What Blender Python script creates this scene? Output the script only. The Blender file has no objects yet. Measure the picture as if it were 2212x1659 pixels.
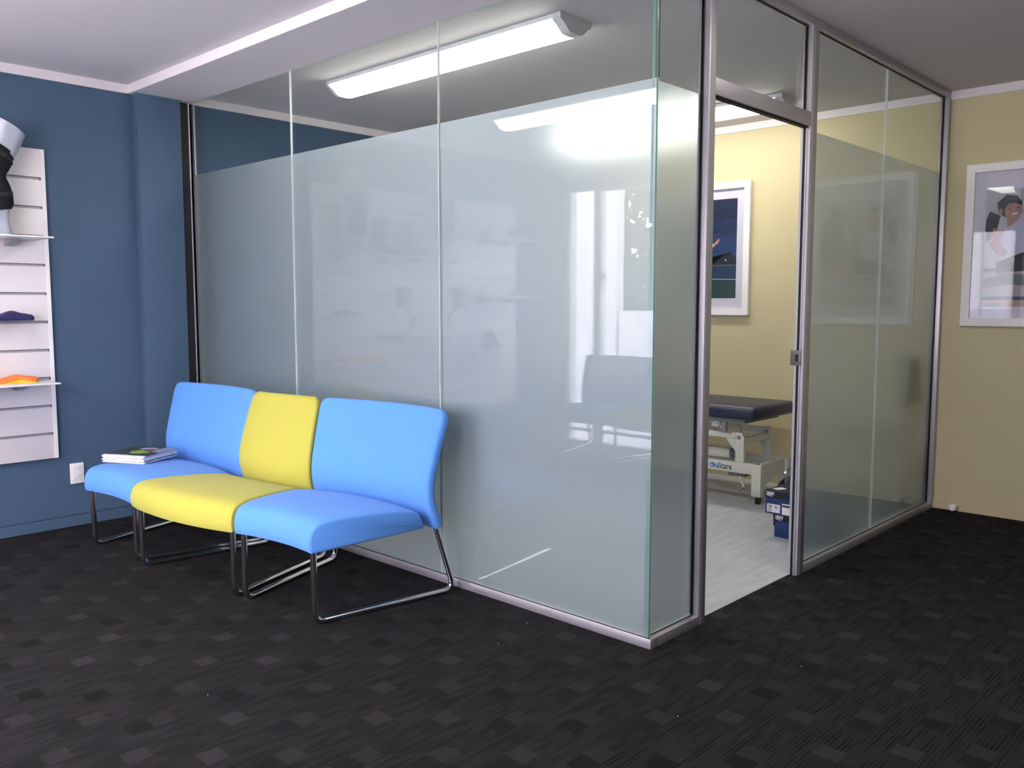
import bpy, bmesh, math, random
from mathutils import Vector, Matrix
random.seed(7)
SC = bpy.context.scene
COL = SC.collection
PI = math.pi
# ------------------------------------------------------------------ dimensions (metres)
W, D, H = 3.325, 3.0, 2.452          # glass corner x, yellow wall y, ceiling height
SOF, FR = 2.404, 1.990               # beam soffit, top of frosted film
YF, XR = -3.455, 6.3                 # window wall, right wall

# ------------------------------------------------------------------ materials
def lin(c):
    r = []
    for v in c[:3]:
        v /= 255.0
        r.append(v / 12.92 if v <= 0.04045 else ((v + 0.055) / 1.055) ** 2.4)
    return (*r, 1.0)

def nt(name):
    m = bpy.data.materials.new(name); m.use_nodes = True
    t = m.node_tree; t.nodes.clear()
    out = t.nodes.new('ShaderNodeOutputMaterial')
    return m, t, out

def N(t, kind, **kw):
    n = t.nodes.new(kind)
    for k, v in kw.items():
        if hasattr(n, k): setattr(n, k, v)
        else: n.inputs[k].default_value = v
    return n

def pbr(name, rgb, rough=0.5, metal=0.0, spec=0.5, bump=0.0, bscale=200.0, var=0.0, vscale=8.0, sheen=0.0, coat=0.0, emit=None, estr=0.0):
    m, t, out = nt(name)
    b = N(t, 'ShaderNodeBsdfPrincipled')
    c = lin(rgb)
    b.inputs['Base Color'].default_value = c
    b.inputs['Roughness'].default_value = rough
    b.inputs['Metallic'].default_value = metal
    b.inputs['Specular IOR Level'].default_value = spec
    b.inputs['Sheen Weight'].default_value = sheen
    b.inputs['Coat Weight'].default_value = coat
    if emit:
        b.inputs['Emission Color'].default_value = lin(emit); b.inputs['Emission Strength'].default_value = estr
    tc = N(t, 'ShaderNodeTexCoord')
    if var > 0:
        n = N(t, 'ShaderNodeTexNoise'); n.inputs['Scale'].default_value = vscale; n.inputs['Detail'].default_value = 4
        mx = N(t, 'ShaderNodeMix', data_type='RGBA')
        mx.inputs['A'].default_value = tuple(v * (1 - var) for v in c[:3]) + (1,)
        mx.inputs['B'].default_value = tuple(min(1, v * (1 + var)) for v in c[:3]) + (1,)
        t.links.new(tc.outputs['Object'], n.inputs['Vector'])
        t.links.new(n.outputs['Fac'], mx.inputs['Factor'])
        t.links.new(mx.outputs['Result'], b.inputs['Base Color'])
    if bump > 0:
        n2 = N(t, 'ShaderNodeTexNoise'); n2.inputs['Scale'].default_value = bscale; n2.inputs['Detail'].default_value = 3
        bp = N(t, 'ShaderNodeBump'); bp.inputs['Strength'].default_value = bump; bp.inputs['Distance'].default_value = 0.002
        t.links.new(tc.outputs['Object'], n2.inputs['Vector'])
        t.links.new(n2.outputs['Fac'], bp.inputs['Height'])
        t.links.new(bp.outputs['Normal'], b.inputs['Normal'])
    t.links.new(b.outputs['BSDF'], out.inputs['Surface'])
    return m

def clear_glass(name, tint, ior=1.5, refl=1.0):
    m, t, out = nt(name)
    tr = N(t, 'ShaderNodeBsdfTransparent'); tr.inputs['Color'].default_value = tint
    gl = N(t, 'ShaderNodeBsdfGlossy'); gl.inputs['Roughness'].default_value = 0.0
    gl.inputs['Color'].default_value = (refl, refl, refl, 1)
    fr = N(t, 'ShaderNodeFresnel'); fr.inputs['IOR'].default_value = ior
    # the same reflectance on both faces of the sheet
    geo = N(t, 'ShaderNodeNewGeometry')
    mi = N(t, 'ShaderNodeMath', operation='MULTIPLY_ADD')
    t.links.new(geo.outputs['Backfacing'], mi.inputs[0]); mi.inputs[1].default_value = 1.0 / ior - ior; mi.inputs[2].default_value = ior
    inv = N(t, 'ShaderNodeMath', operation='MULTIPLY_ADD')   # backfacing node already inverts ior: feed 1/ior to cancel
    t.links.new(mi.outputs[0], fr.inputs['IOR'])
    mx = N(t, 'ShaderNodeMixShader')
    t.links.new(fr.outputs[0], mx.inputs[0]); t.links.new(tr.outputs[0], mx.inputs[1]); t.links.new(gl.outputs[0], mx.inputs[2])
    t.links.new(mx.outputs[0], out.inputs['Surface'])
    return m

def frost(name):
    m, t, out = nt(name)
    di = N(t, 'ShaderNodeBsdfDiffuse'); di.inputs['Color'].default_value = FROST_D
    tl = N(t, 'ShaderNodeBsdfTranslucent'); tl.inputs['Color'].default_value = FROST_T
    rf = N(t, 'ShaderNodeBsdfRefraction'); rf.inputs['Roughness'].default_value = 0.34; rf.inputs['IOR'].default_value = 1.22
    rf.inputs['Color'].default_value = FROST_R
    a = N(t, 'ShaderNodeMixShader'); a.inputs[0].default_value = 0.60   # diffuse <-> translucent
    b = N(t, 'ShaderNodeMixShader'); b.inputs[0].default_value = 0.74   # + refraction
    t.links.new(di.outputs[0], a.inputs[1]); t.links.new(tl.outputs[0], a.inputs[2])
    t.links.new(a.outputs[0], b.inputs[1]); t.links.new(rf.outputs[0], b.inputs[2])
    g = N(t, 'ShaderNodeBsdfGlossy'); g.inputs['Roughness'].default_value = 0.5; g.inputs['Color'].default_value = (0.82, 0.86, 0.92, 1)
    c = N(t, 'ShaderNodeMixShader'); c.inputs[0].default_value = 0.24
    t.links.new(b.outputs[0], c.inputs[1]); t.links.new(g.outputs[0], c.inputs[2])
    t.links.new(c.outputs[0], out.inputs['Surface'])
    return m
FROST_D = (0.44, 0.49, 0.56, 1)
FROST_T = (0.88, 0.94, 0.98, 1)
FROST_R = (0.97, 0.99, 1.0, 1)

def carpet_mat():
    m, t, out = nt('carpet_tiles')
    L = t.links.new
    tc = N(t, 'ShaderNodeTexCoord'); sp = N(t, 'ShaderNodeSeparateXYZ'); L(tc.outputs['Object'], sp.inputs[0])
    def M(op, a, b=None, c=None):
        n = N(t, 'ShaderNodeMath', operation=op)
        for i, v in enumerate((a, b, c)):
            if v is None: continue
            if isinstance(v, (int, float)): n.inputs[i].default_value = v
            else: L(v, n.inputs[i])
        return n.outputs[0]
    X, Y = sp.outputs[0], sp.outputs[1]
    PX, PY = 0.15225, 0.2925
    def cells(offx, offy):
        cx = M('DIVIDE', M('SUBTRACT', X, offx), PX)
        col = M('FLOOR', cx); u = M('FRACT', cx)
        par = M('FLOORED_MODULO', col, 2.0)
        cy = M('DIVIDE', M('ADD', M('SUBTRACT', Y, offy), M('MULTIPLY', par, 0.143)), PY)
        row = M('FLOOR', cy); v = M('FRACT', cy)
        mu = M('LESS_THAN', M('ABSOLUTE', M('SUBTRACT', u, 0.5)), 0.036 / PX)
        mv = M('LESS_THAN', M('ABSOLUTE', M('SUBTRACT', v, 0.5)), 0.033 / PY)
        cb = N(t, 'ShaderNodeCombineXYZ'); L(col, cb.inputs[0]); L(row, cb.inputs[1])
        wn = N(t, 'ShaderNodeTexWhiteNoise', noise_dimensions='2D'); L(cb.outputs[0], wn.inputs['Vector'])
        return M('MULTIPLY', mu, mv), wn.outputs['Value']
    # light patches centred at x=3.48,y=.035 (odd phase); dark ones 0.072 nearer the windows
    # column index of x=3.48 with origin 3.48-.5*PX
    lm, lr = cells(3.48 - 0.5 * PX, 0.035 - 0.5 * PY)
    dm, dr = cells(3.481 - 0.5 * PX, -0.037 - 0.5 * PY)
    # ribbed stripes running along y
    nx = N(t, 'ShaderNodeTexNoise', noise_dimensions='1D'); nx.inputs['Scale'].default_value = 1.0
    wv = M('SINE', M('MULTIPLY', X, 2 * PI / 0.0124))
    stripe = M('MULTIPLY_ADD', wv, 0.5, 0.5)
    mp = N(t, 'ShaderNodeMapping'); mp.inputs['Scale'].default_value = (42, 7.0, 1); L(tc.outputs['Object'], mp.inputs[0])
    vor = N(t, 'ShaderNodeTexNoise'); vor.inputs['Scale'].default_value = 1.0; vor.inputs['Detail'].default_value = 1.5; L(mp.outputs[0], vor.inputs['Vector'])
    amp = N(t, 'ShaderNodeMapRange'); L(vor.outputs['Fac'], amp.inputs[0])
    amp.inputs[1].default_value = 0.38; amp.inputs[2].default_value = 0.62; amp.inputs[3].default_value = 0.15; amp.inputs[4].default_value = 1.0
    st = M('MULTIPLY', stripe, amp.outputs[0])
    # thin tile banding in x (darker columns under the patches) and pile noise
    pile = N(t, 'ShaderNodeTexNoise'); pile.inputs['Scale'].default_value = 420; pile.inputs['Detail'].default_value = 3; L(tc.outputs['Object'], pile.inputs['Vector'])
    big = N(t, 'ShaderNodeTexNoise'); big.inputs['Scale'].default_value = 3.0; L(tc.outputs['Object'], big.inputs['Vector'])
    val = M('SUBTRACT', 1.0, M('MULTIPLY', st, 0.70))
    anyp = M('MAXIMUM', lm, dm)
    val = M('MULTIPLY', val, M('SUBTRACT', 1.0, anyp))
    lightv = M('MULTIPLY', lm, M('MULTIPLY_ADD', lr, 0.45, 0.95))
    darkv = M('MULTIPLY', M('MULTIPLY', dm, M('SUBTRACT', 1.0, lm)), M('MULTIPLY_ADD', dr, 0.35, 0.45))
    val = M('ADD', M('ADD', val, lightv), darkv)
    val = M('MULTIPLY', val, M('MULTIPLY_ADD', pile.outputs['Fac'], 1.1, 0.45))
    val = M('MULTIPLY', val, M('MULTIPLY_ADD', big.outputs['Fac'], 0.3, 0.85))
    cl = N(t, 'ShaderNodeMix', data_type='RGBA'); cl.inputs['A'].default_value = (0, 0, 0, 1); cl.inputs['B'].default_value = (0.021, 0.0195, 0.0205, 1)
    cl.clamp_factor = False
    L(val, cl.inputs['Factor'])
    b = N(t, 'ShaderNodeBsdfPrincipled'); b.inputs['Roughness'].default_value = 0.95; b.inputs['Specular IOR Level'].default_value = 0.08
    L(cl.outputs['Result'], b.inputs['Base Color'])
    hgt = M('ADD', M('MULTIPLY', M('SUBTRACT', 1.0, st), 0.7), M('MULTIPLY', pile.outputs['Fac'], 0.6))
    bp = N(t, 'ShaderNodeBump'); bp.inputs['Strength'].default_value = 0.6; bp.inputs['Distance'].default_value = 0.003
    L(hgt, bp.inputs['Height']); L(bp.outputs[0], b.inputs['Normal'])
    L(b.outputs[0], out.inputs['Surface'])
    return m

def vinyl_mat():
    m, t, out = nt('vinyl_planks')
    L = t.links.new
    tc = N(t, 'ShaderNodeTexCoord'); mp = N(t, 'ShaderNodeMapping'); mp.inputs['Scale'].default_value = (14, 1.6, 1); L(tc.outputs['Object'], mp.inputs[0])
    n = N(t, 'ShaderNodeTexNoise'); n.inputs['Scale'].default_value = 2.2; n.inputs['Detail'].default_value = 6; n.inputs['Distortion'].default_value = 0.6; L(mp.outputs[0], n.inputs['Vector'])
    cr = N(t, 'ShaderNodeValToRGB'); cr.color_ramp.elements[0].position = 0.3; cr.color_ramp.elements[1].position = 0.75
    cr.color_ramp.elements[0].color = lin((160, 164, 174)); cr.color_ramp.elements[1].color = lin((186, 188, 194)); L(n.outputs['Fac'], cr.inputs[0])
    b = N(t, 'ShaderNodeBsdfPrincipled'); b.inputs['Roughness'].default_value = 0.42; b.inputs['Specular IOR Level'].default_value = 0.35
    L(cr.outputs[0], b.inputs['Base Color']); L(b.outputs[0], out.inputs['Surface'])
    return m

M_ = {}
M_['blue_wall'] = pbr('blue_wall_paint', (72, 94, 118), 0.6, bump=0.15, bscale=350, spec=0.3)
M_['yellow_wall'] = pbr('yellow_wall_paint', (200, 188, 150), 0.6, bump=0.12, bscale=350, spec=0.3)
M_['white_wall'] = pbr('white_wall_paint', (222, 220, 220), 0.6, spec=0.3)
M_['ceiling'] = pbr('ceiling_paint', (212, 207, 209), 0.8, spec=0.2)
M_['trim'] = pbr('white_trim_paint', (232, 224, 224), 0.5, spec=0.3)
M_['carpet'] = carpet_mat()
M_['vinyl'] = vinyl_mat()
M_['alu'] = pbr('satin_aluminium', (186, 182, 188), 0.46, metal=0.75, bump=0.05, bscale=90)
M_['gasket'] = pbr('black_gasket', (14, 15, 20), 0.6)
M_['glass'] = clear_glass('partition_glass', (0.915, 0.94, 0.932, 1), 1.33)
M_['frost'] = frost('frosted_film')
M_['edge'] = pbr('glass_edge', (120, 172, 158), 0.15, spec=0.6)
M_['joint'] = pbr('silicone_joint', (196, 204, 203), 0.35)
M_['chrome'] = pbr('chrome_tube', (215, 212, 212), 0.10, metal=1.0)
M_['blue'] = pbr('blue_upholstery', (90, 146, 220), 0.85, spec=0.15, bump=0.25, bscale=900, sheen=0.1)
M_['lime'] = pbr('lime_upholstery', (180, 174, 76), 0.85, spec=0.15, bump=0.25, bscale=900, sheen=0.1)
M_['white'] = pbr('white_laminate', (235, 226, 228), 0.35)
M_['whitepl'] = pbr('white_plastic', (236, 232, 232), 0.35)
M_['slot'] = pbr('grey_slot_insert', (176, 172, 178), 0.4, metal=0.4)
M_['dark'] = pbr('dark_slot', (104, 101, 106), 0.6)
M_['bracket'] = pbr('grey_bracket', (150, 152, 158), 0.4, metal=0.5)
M_['silver'] = pbr('silver_mannequin', (178, 182, 196), 0.38, metal=0.25)
M_['blackfab'] = pbr('black_fabric', (30, 30, 36), 0.85, bump=0.4, bscale=300, spec=0.2)
M_['navy'] = pbr('navy_foam', (28, 30, 86), 0.6)
M_['orange'] = pbr('orange_foam', (255, 130, 60), 0.6)
M_['yellow'] = pbr('yellow_foam', (250, 195, 40), 0.6)
M_['acrylic'] = clear_glass('clear_acrylic', (0.93, 0.93, 0.96, 1), 1.45)
M_['vinylpad'] = pbr('navy_vinyl_cushion', (34, 38, 66), 0.36, spec=0.5)
M_['couchwhite'] = pbr('couch_white_enamel', (216, 212, 200), 0.4)
M_['grey'] = pbr('grey_plastic', (120, 122, 126), 0.5)
M_['black'] = pbr('black_plastic', (22, 22, 26), 0.5)
M_['steel'] = pbr('steel', (190, 190, 190), 0.25, metal=1.0)
M_['boxnavy'] = pbr('navy_cardboard', (24, 54, 104), 0.5)
M_['boxlid'] = pbr('dark_navy_lid', (14, 22, 40), 0.45)
M_['paper'] = pbr('white_paper', (232, 228, 232), 0.6)
M_['ink'] = pbr('grey_ink', (70, 72, 84), 0.6)
M_['logoblue'] = pbr('logo_blue', (40, 120, 190), 0.5)
M_['logodark'] = pbr('logo_dark', (48, 50, 70), 0.5)
M_['lamp_body'] = pbr('lamp_white_body', (225, 224, 224), 0.5)
M_['lamp_cap'] = pbr('lamp_end_cap', (214, 211, 208), 0.5)

def emis(name, rgb, s):
    m, t, out = nt(name)
    e = N(t, 'ShaderNodeEmission'); e.inputs[0].default_value = lin(rgb); e.inputs[1].default_value = s
    t.links.new(e.outputs[0], out.inputs['Surface']); return m
M_['tube'] = emis('lit_diffuser', (255, 250, 238), 12.0)

# ------------------------------------------------------------------ mesh helpers
def add_box(bm, x0, x1, y0, y1, z0, z1, mi=0, bev=0.0, seg=2):
    vs = [bm.verts.new((x, y, z)) for z in (z0, z1) for y in (y0, y1) for x in (x0, x1)]
    fs = []
    for q in ((0, 2, 3, 1), (4, 5, 7, 6), (0, 1, 5, 4), (2, 6, 7, 3), (0, 4, 6, 2), (1, 3, 7, 5)):
        f = bm.faces.new([vs[i] for i in q]); f.material_index = mi; fs.append(f)
    if bev > 0:
        es = list({e for f in fs for e in f.edges})
        bmesh.ops.bevel(bm, geom=es, offset=bev, segments=seg, profile=0.5, affect='EDGES')
    return vs

def rings_to_mesh(bm, rings, closed=True, cap=True, mi=0):
    R = [[bm.verts.new(p) for p in r] for r in rings]
    n = len(R[0])
    for a, b in zip(R[:-1], R[1:]):
        for i in range(n if closed else n - 1):
            j = (i + 1) % n
            f = bm.faces.new((a[i], a[j], b[j], b[i])); f.material_index = mi
    if cap:
        f = bm.faces.new(list(reversed(R[0]))); f.material_index = mi
        f = bm.faces.new(R[-1]); f.material_index = mi
    return R

def add_tube(bm, pts, r, n=14, cap=True, mi=0):
    pts = [Vector(p) for p in pts]
    rr = r if isinstance(r, (list, tuple)) else [r] * len(pts)
    rings = []
    up = None
    for i, p in enumerate(pts):
        if i == 0: tg = pts[1] - p
        elif i == len(pts) - 1: tg = p - pts[i - 1]
        else: tg = (pts[i + 1] - p).normalized() + (p - pts[i - 1]).normalized()
        tg.normalize()
        if up is None:
            a = Vector((0, 0, 1)) if abs(tg.z) < 0.9 else Vector((1, 0, 0))
            up = tg.cross(a).normalized()
        else:
            up = (up - tg * up.dot(tg)).normalized()
        s = tg.cross(up)
        rings.append([p + (up * math.cos(2 * PI * k / n) + s * math.sin(2 * PI * k / n)) * rr[i] for k in range(n)])
    rings_to_mesh(bm, rings, True, cap, mi)

def fillet(pts, rad, seg=7):
    pts = [Vector(p) for p in pts]; out = [pts[0]]
    for i in range(1, len(pts) - 1):
        a, p, b = pts[i - 1], pts[i], pts[i + 1]
        u, v = (a - p), (b - p); lu, lv = u.length, v.length; u.normalize(); v.normalize()
        ang = u.angle(v); dd = min(rad / math.tan(ang / 2), lu * .45, lv * .45)
        A, B = p + u * dd, p + v * dd
        for k in range(seg + 1):
            s = k / seg
            out.append(A * (1 - s) ** 2 + p * 2 * s * (1 - s) + B * s ** 2)
    out.append(pts[-1]); return out

def new(name, bm, mats, parent=None, smooth=True, autos=40):
    me = bpy.data.meshes.new(name)
    bmesh.ops.recalc_face_normals(bm, faces=bm.faces)
    if smooth:
        for f in bm.faces: f.smooth = True
        lim = math.radians(autos)
        for e in bm.edges:
            if len(e.link_faces) == 2 and e.link_faces[0].normal.length > 0 and e.link_faces[1].normal.length > 0:
                e.smooth = e.calc_face_angle(0) < lim
            else: e.smooth = False
    bm.to_mesh(me); bm.free()
    for mm in (mats if isinstance(mats, (list, tuple)) else [mats]): me.materials.append(M_[mm] if isinstance(mm, str) else mm)
    o = bpy.data.objects.new(name, me); COL.objects.link(o)
    if parent: o.parent = parent
    return o

def empty(name, loc=(0, 0, 0), rz=0.0, label=None, cat=None, group=None, kind=None):
    o = bpy.data.objects.new(name, None); COL.objects.link(o)
    o.location = loc; o.rotation_euler = (0, 0, rz); o.empty_display_size = 0.1
    return tag(o, label, cat, group, kind)

def tag(o, label=None, cat=None, group=None, kind=None):
    if label: o['label'] = label
    if cat: o['category'] = cat
    if group: o['group'] = group
    if kind: o['kind'] = kind
    return o

def box(name, x0, x1, y0, y1, z0, z1, mat, parent=None, bev=0.0, seg=2):
    bm = bmesh.new(); add_box(bm, x0, x1, y0, y1, z0, z1, 0, bev, seg)
    return new(name, bm, mat, parent, smooth=bev > 0)

def dup_tree(o, parent=None):
    c = o.copy(); COL.objects.link(c)
    if parent: c.parent = parent
    for ch in [k for k in bpy.data.objects if k.parent == o]: dup_tree(ch, c)
    return c

def text_mesh(name, s, size, mat, parent, M, extrude=0.0004, bold=0.0, xs=1.0):
    cu = bpy.data.curves.new('t', 'FONT'); cu.body = s; cu.size = size; cu.extrude = extrude; cu.offset = bold
    to = bpy.data.objects.new('t', cu); COL.objects.link(to)
    dg = bpy.context.evaluated_depsgraph_get(); dg.update()
    me = bpy.data.meshes.new_from_object(to.evaluated_get(dg))
    bpy.data.objects.remove(to); bpy.data.curves.remove(cu)
    me.transform(Matrix.Diagonal((xs, 1, 1, 1))); me.transform(M)
    me.materials.clear(); me.materials.append(M_[mat])
    o = bpy.data.objects.new(name, me); COL.objects.link(o); o.parent = parent
    return o
# text facing -y, reading along +x
def face_my(x, y, z): return Matrix.Translation((x, y, z)) @ Matrix.Rotation(PI / 2, 4, 'X')

# ------------------------------------------------------------------ the room
def struct(o): o['kind'] = 'structure'; return o
struct(box('floor', -0.02, XR, YF, D, -0.06, 0.0, 'carpet'))
struct(box('floor', 0.0, W - 0.035, 0.05, D, 0.0, 0.003, 'vinyl'))
struct(box('ceiling', -0.1, XR + .1, YF - .1, D + .1, H, H + 0.1, 'ceiling'))
struct(box('wall_left', -0.12, 0.0, YF - .1, D + .1, 0, H, 'blue_wall'))
struct(box('wall_back', 0.0, XR + .1, D, D + 0.12, 0, H, 'yellow_wall'))
struct(box('wall_right', XR, XR + 0.12, YF - .1, D, 0, H, 'blue_wall'))
# pilaster on the blue wall beside the glass
struct(box('trim_1', 0.0, 0.078, -0.335, -0.085, 0, SOF, 'blue_wall', bev=0.002))
struct(box('trim_2', 0.0, 0.02, -0.085, -0.013, 0, SOF, 'gasket'))
# beam over the glass line
struct(box('trim_3', 0.0, XR, -0.36, 0.0, SOF, H, 'trim', bev=0.002))
def cornice(name, x0, x1, y0, y1):
    struct(box(name, x0, x1, y0, y1, SOF, H, 'trim'))
cornice('trim_4', 0.0, 0.012, YF, -0.36)
cornice('trim_5', 0.0, 0.012, 0.0, D)
cornice('trim_6', 0.012, W - 0.05, D - 0.012, D)
cornice('trim_7', W, XR, D - 0.012, D)
# underside of the beam, in ceiling paint
struct(box('trim_8', 0.079, W + .3, -0.358, -0.002, SOF - 0.002, SOF, 'ceiling'))
def baseboard(name, axis, a0, a1, at, s, mat, hh=0.058):
    bm = bmesh.new()
    if axis == 'y':
        add_box(bm, min(at, at + s * .012), max(at, at + s * .012), a0, a1, 0, hh)
        add_box(bm, min(at, at + s * .007), max(at, at + s * .007), a0, a1, hh + .004, hh + .028)
    else:
        add_box(bm, a0, a1, min(at, at + s * .012), max(at, at + s * .012), 0, hh)
    struct(new(name, bm, mat, smooth=False))
baseboard('baseboard_left', 'y', YF, -0.335, 0.0, 1, 'blue_wall')
baseboard('baseboard_back', 'x', W, XR, D, -1, 'yellow_wall', 0.052)
baseboard('baseboard_inner', 'x', 0.0, W - .05, D, -1, 'yellow_wall', 0.052)

# window wall (behind the photographer's left, partly seen reflected in the glass)
ops = [(0.03, 0.34, 0.012, 2.22), (0.36, 1.50, 0.012, 2.22), (2.20, 4.00, 0.06, 2.22), (4.36, 4.99, 0.99, 2.15)]  # third opening is unseen, added and widened to let in more daylight
bm = bmesh.new()
xs = 0.0
for (a, b, c, e) in ops:
    add_box(bm, xs, a, YF - 0.14, YF, 0, H)
    if c > 0: add_box(bm, a, b, YF - 0.14, YF, 0, c)
    add_box(bm, a, b, YF - 0.14, YF, e, H)
    xs = b
add_box(bm, xs, XR, YF - 0.14, YF, 0, H)
struct(new('wall_front', bm, 'white_wall', smooth=False))
for i, (a, b, c, e) in enumerate(ops):
    w = empty('door_2' if i == 1 else 'window_%d' % (i + 1), ((a + b) / 2, YF - .05, c)); w['kind'] = 'structure'
    bm = bmesh.new(); hw = (b - a) / 2; hh = e - c; fw = .02 if i == 0 else .035
    for q in ((-hw, -hw + fw, 0, hh), (hw - fw, hw, 0, hh), (-hw + fw, hw - fw, (.085 if i < 2 else 0), (.112 if i < 2 else fw)), (-hw + fw, hw - fw, hh - fw, hh)):
        add_box(bm, q[0], q[1], -.03, .03, q[2], q[3])
    if i == 2: add_box(bm, -.025, .025, -.03, .03, fw, hh - fw)
    new('window_frame', bm, 'whitepl', w, smooth=False)
    box('pane', -hw + fw, hw - fw, -.004, .004, (.002 if i < 2 else fw), hh - fw, 'acrylic', w)
    if i == 1:
        bm = bmesh.new(); bmesh.ops.create_uvsphere(bm, u_segments=16, v_segments=10, radius=.03, matrix=Matrix.Translation((-hw + .09, .06, 1.45)))
        new('door_knob', bm, 'grey', w)

# outdoors, seen only as reflections and daylight
gm = pbr('outdoor_concrete', (205, 203, 206), 0.9, var=.05)
tag(box('ground', -8, 14, -16, YF - .2, -.15, -.05, gm), 'pale concrete forecourt outside the windows', 'ground', kind='structure')
leaf = pbr('tree_leaves', (58, 74, 48), 0.8, var=.4, vscale=9)
bark = pbr('tree_bark', (80, 68, 58), 0.9)
def tree(x, y, h, r, lab):
    t = empty('street_tree', (x, y, -.05), 0, lab, 'tree', 'trees outside the windows')
    bm = bmesh.new(); add_tube(bm, [(0, 0, 0), (.05, 0, h * .3), (0, .05, h * .7)], [.12, .1, .05], 10); new('trunk', bm, bark, t)
    bm = bmesh.new()
    for k in range(2600):
        th, ph = random.random() * 2 * PI, math.acos(2 * random.random() - 1); q = r * (0.45 + .55 * random.random())
        p = Vector((q * math.sin(ph) * math.cos(th), q * math.sin(ph) * math.sin(th), h * .72 + q * .8 * math.cos(ph)))
        s = .10 + .10 * random.random(); a = Vector((random.gauss(0, 1), random.gauss(0, 1), random.gauss(0, 1))).normalized(); b = a.orthogonal().normalized() ; c = a.cross(b)
        bm.faces.new([bm.verts.new(p + b * s), bm.verts.new(p + c * s * .6), bm.verts.new(p - b * s), bm.verts.new(p - c * s * .6)])
    new('foliage', bm, leaf, t, smooth=False)
tree(-3.3, -9.0, 3.5, 2.3, 'leafy green tree outside, opposite the glazed door')
tree(1.9, -9.4, 3.4, 1.9, 'second leafy tree outside, further right along the kerb')
wallm = pbr('outdoor_render', (225, 225, 228), 0.8)
tag(box('garden_wall', -1.3, 6.5, -6.2, -6.05, -.05, 1.14, wallm), 'low pale rendered wall outside, in front of the trees', 'wall')

tag(box('rendered_building', -7, -1.35, -6.2, -6.05, -.05, 3.2, wallm), 'tall pale rendered wall outside, left of the trees', 'building')
# ------------------------------------------------------------------ glass partition
P1, P2, P3, P4 = 0.320, 0.367, 1.160, 1.221
def pane(parent, name, axis, a0, a1, at, z0, z1, film_top, side, edge='joint'):
    """sheet of 10 mm glass; axis x: lies in plane y=at; axis y: plane x=at. film sits on the room side."""
    bm = bmesh.new(); h = .005
    if axis == 'x': add_box(bm, a0, a1, at - h, at + h, z0, z1)
    else: add_box(bm, at - h, at + h, a0, a1, z0, z1)
    bm.faces.ensure_lookup_table(); bmesh.ops.recalc_face_normals(bm, faces=bm.faces)
    for f in bm.faces:
        n = f.normal
        big = abs(n.y) > .9 if axis == 'x' else abs(n.x) > .9
        near = f.calc_center_median().x > W - .02 if axis == 'x' else f.calc_center_median().y < .02
        f.material_index = 0 if big else (1 if edge == 'joint' or near else 2)
    g = new(name, bm, ['glass', edge, 'joint'], parent, smooth=False)
    if film_top:
        e = .0012; o = at + side * (h + .001)
        lo, hi = min(o, o + side * e), max(o, o + side * e)
        if axis == 'x': fl = box('frosted_film', a0, a1, lo, hi, z0, film_top, 'frost', g)
        else: fl = box('frosted_film', lo, hi, a0, a1, z0, film_top, 'frost', g)
        fl['label'] = 'frosted lower part of the pane'
    return g
pf = tag(empty('wall_partition_front'), 'long glass partition behind the row of waiting chairs, frosted below', kind='structure')
YG = 0.008
J1, J2 = 1.087, 2.2125
pane(pf, 'glass_pane', 'x', 0.012, J1 - .002, YG, .038, SOF, FR, 1)
pane(pf, 'glass_pane', 'x', J1 + .002, J2 - .002, YG, .038, SOF, FR, 1)
pane(pf, 'glass_pane', 'x', J2 + .002, W - .012, YG, .038, SOF, FR, 1, 'edge')
for j in (J1, J2): box('silicone_joint', j - .0019, j + .0019, YG - .0045, YG + .0045, .038, SOF, 'joint', pf)
box('bottom_rail', 0.0, W, 0.0, 0.045, 0.0, 0.037, 'alu', pf, bev=.001)
box('rail_gasket', 0.012, W - .004, 0.0015, 0.0028, 0.0365, 0.0405, 'gasket', pf)
bm = bmesh.new()
add_box(bm, 0.0, 0.022, -0.012, -0.004, .0, SOF); add_box(bm, 0.0, 0.003, -0.004, .028, .0, SOF); add_box(bm, 0.0, 0.022, .020, .030, .037, SOF)
new('wall_channel', bm, 'alu', pf, smooth=False)
box('channel_gasket', 0.003, 0.012, -0.004, .020, .038, SOF, 'gasket', pf)
ps = tag(empty('wall_partition_side'), 'glass partition returning from the corner to the yellow wall', kind='structure')
XG = W - 0.032
pane(ps, 'glass_pane', 'y', 0.0145, P1, XG, .038, 2.416, FR, -1, 'edge')
pane(ps, 'glass_pane', 'y', P4, 2.088, XG, .038, 2.416, FR, -1)
pane(ps, 'glass_pane', 'y', 2.092, 2.955, XG, .038, 2.416, FR, -1)
box('silicone_joint', XG - .0045, XG + .0045, 2.0884, 2.0916, .038, 2.416, 'joint', ps)
box('corner_gasket', W - .020, W - .0115, .0135, .019, FR, SOF, 'gasket', ps)
for a, b in ((0.046, P1), (P4, 2.955)):
    box('bottom_rail', W - .045, W, a, b, 0, .037, 'alu', ps, bev=.001)
bm = bmesh.new(); add_box(bm, W - .045, W, 0.0452, 0.0458, 0, .037); bm.free()
for a, b in ((0.016, P1), (P4, 2.955)):
    box('rail_gasket', XG + .0055, XG + .0085, a, b, .0365, .0405, 'gasket', ps)
box('post_gasket', XG + .0055, XG + .0085, P1 - .004, P1, .038, 2.416, 'gasket', ps)
box('post_gasket', XG + .0055, XG + .0085, 2.951, 2.955, .038, 2.416, 'gasket', ps)
box('top_rail', W - .045, W, 0.0, D - .001, 2.416, H - .0005, 'alu', ps, bev=.001)
box('top_gasket', XG + .0055, XG + .0085, .02, 2.955, 2.411, 2.416, 'gasket', ps)
box('end_post', W - .045, W, 2.955, D - .001, 0, 2.416, 'alu', ps, bev=.001)

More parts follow.
